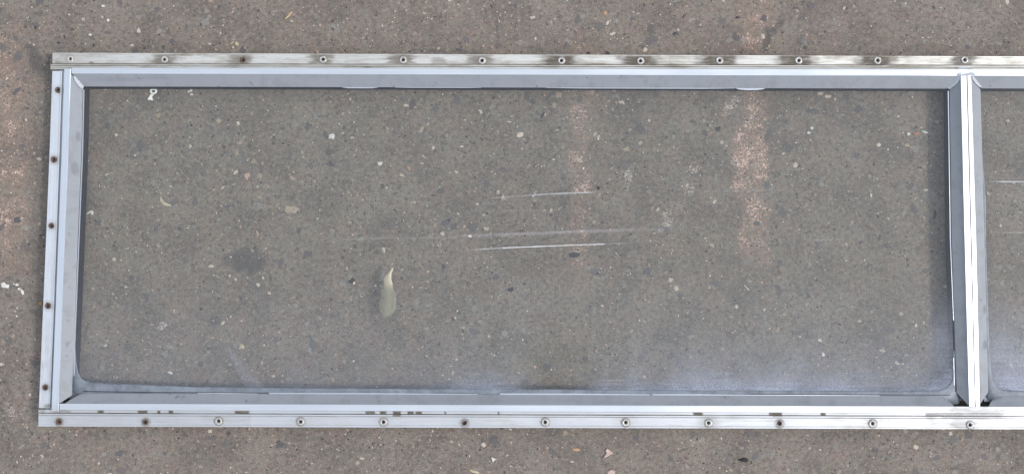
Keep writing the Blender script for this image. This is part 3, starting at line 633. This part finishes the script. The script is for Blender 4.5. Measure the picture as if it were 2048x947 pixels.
# --- sealant gasket lying on the glass, wider at the foot, rounded in the corners
def gasket(inner, outer, label=None):
    bm = bmesh.new(); K = 60
    def res(pts):
        d = [0]
        for p, q in zip(pts, pts[1:]): d.append(d[-1]+math.hypot(q[0]-p[0], q[1]-p[1]))
        out = []
        for i in range(K*4+1):
            s = d[-1]*i/(K*4); j = 0
            while j < len(d)-2 and d[j+1] < s: j += 1
            t = (s-d[j])/(d[j+1]-d[j]); out.append((pts[j][0]+(pts[j+1][0]-pts[j][0])*t, pts[j][1]+(pts[j+1][1]-pts[j][1])*t))
        return out
    I = []
    for k, p in enumerate(res(inner)):
        w = .9*noise.noise(Vector((p[0]*.02, p[1]*.02, 3))); I.append((p[0], p[1]+w))
    O = res(outer)
    rows = []
    for t, z in ((0, 20.55), (.18, 20.85), (.45, 20.75), (1, 20.6)):
        rows.append([bm.verts.new(W(a[0]+(b[0]-a[0])*t, a[1]+(b[1]-a[1])*t, z+.15*noise.noise(Vector((a[0]*.03, a[1]*.03, t*5))))) for a, b in zip(I, O)])
    for r0, r1 in zip(rows, rows[1:]):
        for i in range(len(r0)-1): bm.faces.new((r0[i], r0[i+1], r1[i+1], r1[i]))
    e = bmesh.ops.extrude_face_region(bm, geom=list(bm.faces))
    for v in [g for g in e['geom'] if isinstance(g, bmesh.types.BMVert)]: v.co.z -= .0005
    return link_mesh('gasket', bm, M['gasket'], win, smooth=True)
gasket([(150.4, 690), (152.5, 725), (157, 748), (166, 760), (186, 764), (260, 768), (400, 773), (650, 776), (950, 777), (1250, 779), (1500, 780), (1800, 781.5), (1862, 780.5), (1890, 776), (1903, 765), (1906, 748), (1906, 700)],
       [(146, 690), (146, 715), (145, 740), (145, 765), (147, 782), (165, 790), (400, 790), (650, 791), (950, 792), (1250, 793), (1500, 794), (1800, 797), (1880, 802), (1909, 809), (1918, 808), (1922, 790), (1914, 700)])
gasket([(1964, 300), (1972, 400), (1972, 480), (1976, 600), (1979, 700), (1983, 745), (1987, 764), (1999, 776), (2030, 780.5), (2300, 783), (3735, 790)],
       [(1960, 300), (1964, 400), (1965, 480), (1968, 600), (1970, 700), (1970, 770), (1971, 795), (1986, 806), (2030, 800), (2300, 802), (3735, 806)])
# --- silver sealant smeared over the mitres
def seal(pts, z, th, m='sealant'): slab(pts, z, th, M[m], 'corner_seal', win)
slab([(147, 152), (151, 153), (157, 160), (168, 172), (166, 179), (157, 172), (150, 162)], 0, .8, M['sealant'], 'corner_seal', win, zf=lambda x, y: 29.6-(x-145)*.36)
slab([(1919, 151), (1921, 157), (1912, 169), (1899, 179), (1894, 177), (1893, 172), (1903, 165), (1912, 156)], 0, 1.0, M['sealant'], 'corner_seal', win, zf=lambda x, y: 29.8-max(0, 1921-x)*.32)
slab([(1944, 150), (1949, 152), (1955, 160), (1962, 168), (1963, 174), (1959, 175), (1951, 168), (1944, 158)], 0, 1.0, M['sealant'], 'corner_seal', win, zf=lambda x, y: 29.8-max(0, x-1943)*.42)
slab([(1914, 150), (1919, 146), (1923, 145), (1921, 149), (1934, 147), (1942, 144.5), (1948, 147), (1950, 151), (1943, 150), (1930, 152), (1920, 152)], 30.9, .9, M['sealant'], 'corner_seal', win)
slab([(1912, 136), (1922, 134), (1938, 134), (1942, 137), (1930, 139), (1918, 138.5)], 26.7, .5, M['sealant'], 'corner_seal', win)
# --- glass
def dust_scuff_reflection(px, py):  # thin dusty film, with reflections painted into its density
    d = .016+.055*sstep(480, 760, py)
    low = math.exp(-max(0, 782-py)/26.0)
    d += .42*low*sstep(850, 1000, px)*(1-.5*sstep(1500, 1800, px))+.10*low  # painted bluish reflection rising from the lower bead
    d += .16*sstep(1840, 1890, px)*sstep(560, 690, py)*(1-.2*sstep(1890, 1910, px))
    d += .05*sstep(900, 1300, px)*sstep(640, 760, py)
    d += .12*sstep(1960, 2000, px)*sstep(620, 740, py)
    for (cx, cy, rx, ry, k) in ((1108, 762, 84, 92, .95), (1150, 700, 60, 90, .5), (1236, 735, 26, 70, .45), (1300, 750, 34, 36, .45)):  # film thinned in patches to paint a standing person's dark reflection
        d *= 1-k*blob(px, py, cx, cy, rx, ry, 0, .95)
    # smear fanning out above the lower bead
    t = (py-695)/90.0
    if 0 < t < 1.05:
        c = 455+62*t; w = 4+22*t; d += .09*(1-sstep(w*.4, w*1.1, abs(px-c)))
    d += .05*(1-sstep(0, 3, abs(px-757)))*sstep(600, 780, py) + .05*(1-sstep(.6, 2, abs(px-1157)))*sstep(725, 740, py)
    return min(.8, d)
def pane(c, nx, ny, label):
    bm = bmesh.new(); lay = bm.verts.layers.float.new('dust_scuff_reflection'); g, h = [], []
    for j in range(ny+1):
        t = j/ny; r, rb = [], []
        for i in range(nx+1):
            s = i/nx
            x = (c[0][0]*(1-s)+c[1][0]*s)*(1-t)+(c[3][0]*(1-s)+c[2][0]*s)*t
            y = (c[0][1]*(1-s)+c[1][1]*s)*(1-t)+(c[3][1]*(1-s)+c[2][1]*s)*t
            p = W(x, y, 20.1); v = bm.verts.new(p); v[lay] = dust_scuff_reflection(x, y); r.append(v)
            if i in (0, nx) or j in (0, ny): rb.append(v)
        g.append(r)
    for j in range(ny):
        for i in range(nx): bm.faces.new((g[j][i], g[j+1][i], g[j+1][i+1], g[j][i+1]))
    # underside and edges
    cs = [g[0][0], g[0][nx], g[ny][nx], g[ny][0]]
    lo = [bm.verts.new((v.co.x, v.co.y, v.co.z-.003)) for v in cs]
    bm.faces.new(lo).material_index = 1
    o = link_mesh('glass_pane', bm, [M['glass'], M['clear']], win, recalc=False)
    o['label'] = label; return o
p1 = pane([(156, 166), (1908, 170), (1924, 800), (136, 796)], 440, 160, 'scratched pane with smears and painted bluish reflection along its lower edge')
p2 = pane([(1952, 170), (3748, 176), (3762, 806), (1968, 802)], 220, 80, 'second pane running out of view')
def scratch(pts, wid, alpha, z=20.35):
    """narrow scuffed groove; alpha(u) is how worn it is"""
    bm = bmesh.new(); lay = bm.verts.layers.float.new('dust_scuff_reflection'); n = 60; rows = []
    for i in range(n+1):
        u = i/n; x, y = interp(pts, u); r = []
        for k, a in ((-1, 0), (-.35, 1), (.35, 1), (1, 0)):
            v = bm.verts.new(W(x, y+k*wid*(.8+.3*noise.noise(Vector((x*.05, y, 1)))), z)); v[lay] = a*alpha(u); r.append(v)
        rows.append(r)
    for r0, r1 in zip(rows, rows[1:]):
        for k in range(3): bm.faces.new((r0[k], r0[k+1], r1[k+1], r1[k]))
    return bm
def add_scratch(pane_, *a): link_mesh('scratch', scratch(*a), M['scratch'], pane_, recalc=False)
ends = lambda a, b, k: (lambda u: k*sstep(0, a, u)*(1-sstep(b, 1, u)))
add_scratch(p1, [(1003, 495.5), (1100, 491.5), (1212, 487.5)], 1.4, ends(.01, .98, 1.0))
add_scratch(p1, [(925, 500.5), (1003, 495.5)], 1.5, ends(.6, .999, .5))
add_scratch(p1, [(1212, 487.5), (1290, 484)], 1.3, ends(.01, .2, .25))
add_scratch(p1, [(1030, 392), (1110, 387), (1202, 383.5)], 2.6, ends(.35, .8, .42))
add_scratch(p1, [(970, 396.5), (1040, 391.5)], 1.8, ends(.4, .95, .25))
add_scratch(p1, [(640, 481), (860, 474), (1010, 469), (1150, 463), (1310, 458), (1420, 455)], 6.0, ends(.6, .7, .13))
add_scratch(p1, [(880, 472), (1010, 468), (1150, 462), (1310, 457)], 2.4, ends(.3, .6, .16))
add_scratch(p1, [(960, 420), (1130, 421)], 1.6, ends(.4, .5, .12))
add_scratch(p1, [(1340, 383), (1560, 379), (1660, 377)], 3.2, ends(.4, .5, .09))
add_scratch(p1, [(1600, 480), (1700, 478)], 2.4, ends(.4, .5, .14))
add_scratch(p1, [(640, 480), (830, 474)], 3.0, ends(.4, .6, .08))
add_scratch(p1, [(1195, 760), (1260, 759)], 1.0, ends(.3, .7, .4))
add_scratch(p1, [(1210, 766), (1245, 767)], .8, ends(.3, .7, .35))
add_scratch(p2, [(1968, 363), (2010, 363), (2300, 364)], 2.2, ends(.12, .8, .6))
add_scratch(p2, [(1985, 465), (2100, 464)], 1.8, ends(.3, .8, .25))
# dried glue drip on the glass, throwing its shadow on the concrete below
def glue():
    prof = [(784, 534, 1.2), (784.5, 536, 2.6), (782, 540, 3.2), (779, 545, 3.8), (776.5, 550, 6), (775, 557, 8), (776, 565, 8.6), (776, 573, 9.6), (777, 580, 12), (777, 588, 15), (777, 597, 17), (777, 607, 17.5), (776, 616, 16.5), (774, 624, 13), (772, 630, 8), (771, 634, 2.5)]
    bm = bmesh.new(); rows = []; lay = bm.verts.layers.float.new('thin')
    for i, (x, y, w) in enumerate(prof):
        r = []
        for k in range(-4, 5):
            q = k/4; hgt = 20.4+(1-abs(q)**2.2)*(1.9 if w > 4 else .9)+.2*noise.noise(Vector((x, y, k*.7)))
            v = bm.verts.new(W(x+q*w*(1+.22*noise.noise(Vector((y*.25, k*.6, 3)))+.2*noise.noise(Vector((y*.9, k*1.1, 8)))), y+abs(q)*1.2, hgt)); v[lay] = sstep(560, 585, y)*(.75+.55*abs(q)); r.append(v)
        rows.append(r)
    for r0, r1 in zip(rows, rows[1:]):
        for k in range(8): bm.faces.new((r0[k], r0[k+1], r1[k+1], r1[k]))
    e = bmesh.ops.extrude_face_region(bm, geom=list(bm.faces))
    for v in [g for g in e['geom'] if isinstance(g, bmesh.types.BMVert)]: v.co.z = .0202
    o = link_mesh('glue_drip', bm, M['glue'], p1, smooth=True); o['label'] = 'pale yellowish dried glue drip on the glass'
glue()
# --- far stile, twin of the visible one (outside the photograph)
xm = (W(1931, 470, 31).x)
tw = st_o.copy(); COL.objects.link(tw); tw.parent = win; tw.scale = (-1, 1, 1); tw.location.x = 2*xm
for ch in list(st_o.children):
    c = ch.copy(); COL.objects.link(c); c.parent = tw
    for g in ch.children: d = g.copy(); COL.objects.link(d); d.parent = c
# ------------------------------------------------------------------ loose bits lying about
def bit(name, label, cat, pieces, m, th=.9, z=.3, group=None, lift=0):
    """small loose flake(s) from surveyed outlines; several pieces only where they cling together"""
    xs = [p[0] for q in pieces for p in q]; ys = [p[1] for q in pieces for p in q]
    cx, cy = sum(xs)/len(xs), sum(ys)/len(ys); C0 = W(cx, cy, 0); bm = bmesh.new()
    for q in pieces:
        vs_ = []
        for x, y in q:
            p = W(x, y, z+lift*abs(x-cx)*.1)-Vector((C0.x, C0.y, 0)); vs_.append(bm.verts.new(p))
        f = bm.faces.new(vs_); e = bmesh.ops.extrude_face_region(bm, geom=[f])
        top = [g for g in e['geom'] if isinstance(g, bmesh.types.BMVert)]
        c = sum((v.co for v in top), Vector())/len(top)
        for v in top: v.co.z += th*.001*random.uniform(.7, 1.2); v.co.x += (c.x-v.co.x)*.16; v.co.y += (c.y-v.co.y)*.16
    bmesh.ops.triangulate(bm, faces=[f for f in bm.faces if len(f.verts) > 4])
    o = link_mesh(name, bm, M[m]); o.location = (C0.x, C0.y, 0); return tag(o, label, cat, group)
def poly(cx, cy, rx, ry, rot=0, n=8, j=.18, seed=None):
    r = random.Random(seed if seed is not None else int(cx*13+cy)); c, s = math.cos(rot), math.sin(rot); out = []
    for i in range(n):
        a = 6.2832*i/n; k = 1+r.uniform(-j, j); x, y = rx*k*math.cos(a), ry*k*math.sin(a); out.append((cx+x*c-y*s, cy+x*s+y*c))
    return out
ring = []
for i in range(12):
    a0, a1 = 6.2832*i/12, 6.2832*(i+1)/12
    ring.append([(307+7.6*math.cos(a0), 182.5+6*math.sin(a0)), (307+7.6*math.cos(a1), 182.5+6*math.sin(a1)), (307+3.7*math.cos(a1), 182.5+2.6*math.sin(a1)), (307+3.7*math.cos(a0), 182.5+2.6*math.sin(a0))])
bit('plastic_scrap', 'white keyhole shaped plastic scrap with a ring end near the upper left corner', 'scrap', ring+[[(302, 188), (308, 189), (304.5, 193), (306, 201), (295, 199), (299, 193)]], 'scrap', 1.2)
bit('paint_flake', 'cluster of white crumbs right of the ringed white scrap', 'paint flake', [poly(378, 183, 4, 2.6, -.5), [(379, 178), (384, 178), (385, 183), (382, 184), (381, 180)], poly(383, 189, 4, 2, 0)], 'chip')
bit('seed_husk', 'cream crescent shaped husk left of the dark concrete patch', 'husk', [[(321, 391), (324, 397), (330, 404), (341, 409), (342, 412), (335, 412.5), (327, 410), (321, 403), (319.5, 396)]], 'cream', 1.6)
bit('paint_flake', 'white hook shaped flake beside the left stile', 'paint flake', [[(173, 426), (178, 422), (184, 420), (187, 423), (186, 429), (183.5, 429), (183, 425), (178, 426.5), (174, 429)]], 'chip', 1.0)
bit('seed', 'shiny black seed below the bottom rail', 'seed', [poly(1490, 919, 6.5, 4.5, .1, 12, .1), poly(1482, 918.5, 3, 2, 0, 7, .2)], 'seed', 3.2)
bit('stalk', 'short dry straw stalk above the top rail', 'stalk', [[(583.5, 23), (585, 25), (578, 34), (571, 39), (570, 37), (577, 31)]], 'straw', 1.0)
bit('crumb', 'two yellowish crumbs touching the top rail', 'crumb', [poly(474, 88, 4, 5, .2), poly(466, 95, 2.6, 3.4, 0)], 'cream', 1.5)
bit('paint_flake', 'large white paint flake at the far left edge', 'paint flake', [[(2, 566), (8, 563), (13, 568), (19, 569), (17, 576), (9, 575), (3, 574)]], 'chip', .9)
bit('paint_flake', 'broken white flakes just right of the large one at the left edge', 'paint flake', [poly(34, 569, 4, 3), poly(38, 577, 3, 2.5), poly(45, 584, 3, 6, -.4), poly(28, 567, 1.8, 1.5)], 'chip', .8)
bit('rust_flake', 'orange rust flake against the left stile', 'rust flake', [poly(81, 606, 5, 3.5)], 'rustf', 1.2)
bit('stone', 'pink stone with pointed end below the bottom rail', 'stone', [[(1206, 915), (1213, 904), (1210, 899), (1214, 895), (1221, 900), (1227, 906), (1221, 908), (1214, 913)]], 'pinkst', 2.0)
bit('stone', 'triangular cream stone below the bottom rail', 'stone', [[(982, 912), (988, 915), (995, 917), (990, 919), (985, 924)]], 'chip', 1.4)
bit('stone', 'long tan stone at the lower edge left of the triangular one', 'stone', [[(936, 937), (945, 938), (955, 941), (961, 944), (955, 946), (944, 944)]], 'cream', 1.4)
bit('stone', 'wide tan stone at the lower edge under the pink one', 'stone', [[(1214, 942), (1222, 938), (1231, 941), (1228, 950), (1215, 950)]], 'pinkst', 1.6)
bit('paint_flake', 'thin white flake tucked beneath the bottom rail by a vertical smear', 'paint flake', [[(1016, 854.5), (1022, 856), (1025, 859), (1021, 859.5)]], 'chip', .8)
bit('stone', 'white stone chip nearest the top edge, left of centre', 'stone', [poly(207, 12.5, 3.4, 2.6)], 'chip', 1.4)
bit('stone', 'white stone chip between the top edge and the corner of the frame', 'stone', [poly(216.5, 41, 2.6, 3)], 'chip', 1.4)
bit('stone', 'pointed white stone chip just above the frame corner', 'stone', [[(177, 71), (180, 66.5), (184, 70), (182, 72.5)]], 'chip', 1.4)
bit('stone', 'slender white chip under the glass right of centre, alone', 'stone', [[(1487, 569.5), (1489, 569.5), (1499, 579), (1497, 580)]], 'chip', 1.2)
bit('bead', 'tiny black and white bead at the end of the upper scratch', 'bead', [poly(1197, 375.5, 2.6, 3.6)], 'seed', 2.0)
bit('stone', 'upper of two round pale pebbles near the right of the large pane', 'stone', [poly(1623, 256.5, 3.8, 3.4)], 'chip', 1.6)
bit('stone', 'lower of two round pale pebbles near the right of the large pane', 'stone', [poly(1617, 265.5, 3.8, 3)], 'chip', 1.6)
bit('stone', 'long white chip at the right end of the brick red crumb', 'stone', [[(1841, 261), (1850, 262), (1856, 265), (1853, 267.5), (1846, 265.5)]], 'chip', 1.4)
bit('crumb', 'brick red crumb between two white chips near the mullion', 'crumb', [poly(1832, 267, 7, 3.4, -.15)], 'orange', 1.2)
bit('stone', 'blocky white chip at the left end of the brick red crumb', 'stone', [poly(1817, 268, 4, 3.4)], 'chip', 1.5)
bit('stone', 'bright oblong white chip left of the mullion at mid height', 'stone', [[(1739, 387), (1743, 387.5), (1744, 394), (1740.5, 394)]], 'chip', 1.6)
bit('stone', 'bright white chip at right beneath the second pane', 'stone', [poly(1975, 387, 5, 2.6, .9)], 'cream', 1.4)
bit('stone', 'squarish pale chip beneath the large pane, upper left of centre', 'stone', [[(658, 269), (666, 267), (670, 271), (668, 277), (657, 277)]], 'chip', 1.0)
bit('stone', 'triangular pale chip beneath the large pane', 'stone', [[(754, 324), (766, 324), (762, 330), (757, 331)]], 'chip', 1.0)
bit('stone', 'stubby pale chip lying below the dark concrete patch', 'stone', [poly(484, 692, 5.4, 4.4, .4)], 'cream', 1.4)
bit('stone', 'white chip near the middle of the lower left pane', 'stone', [[(334, 743), (340, 741.5), (346, 745), (344, 748), (339, 745.5)]], 'chip', 1.0)
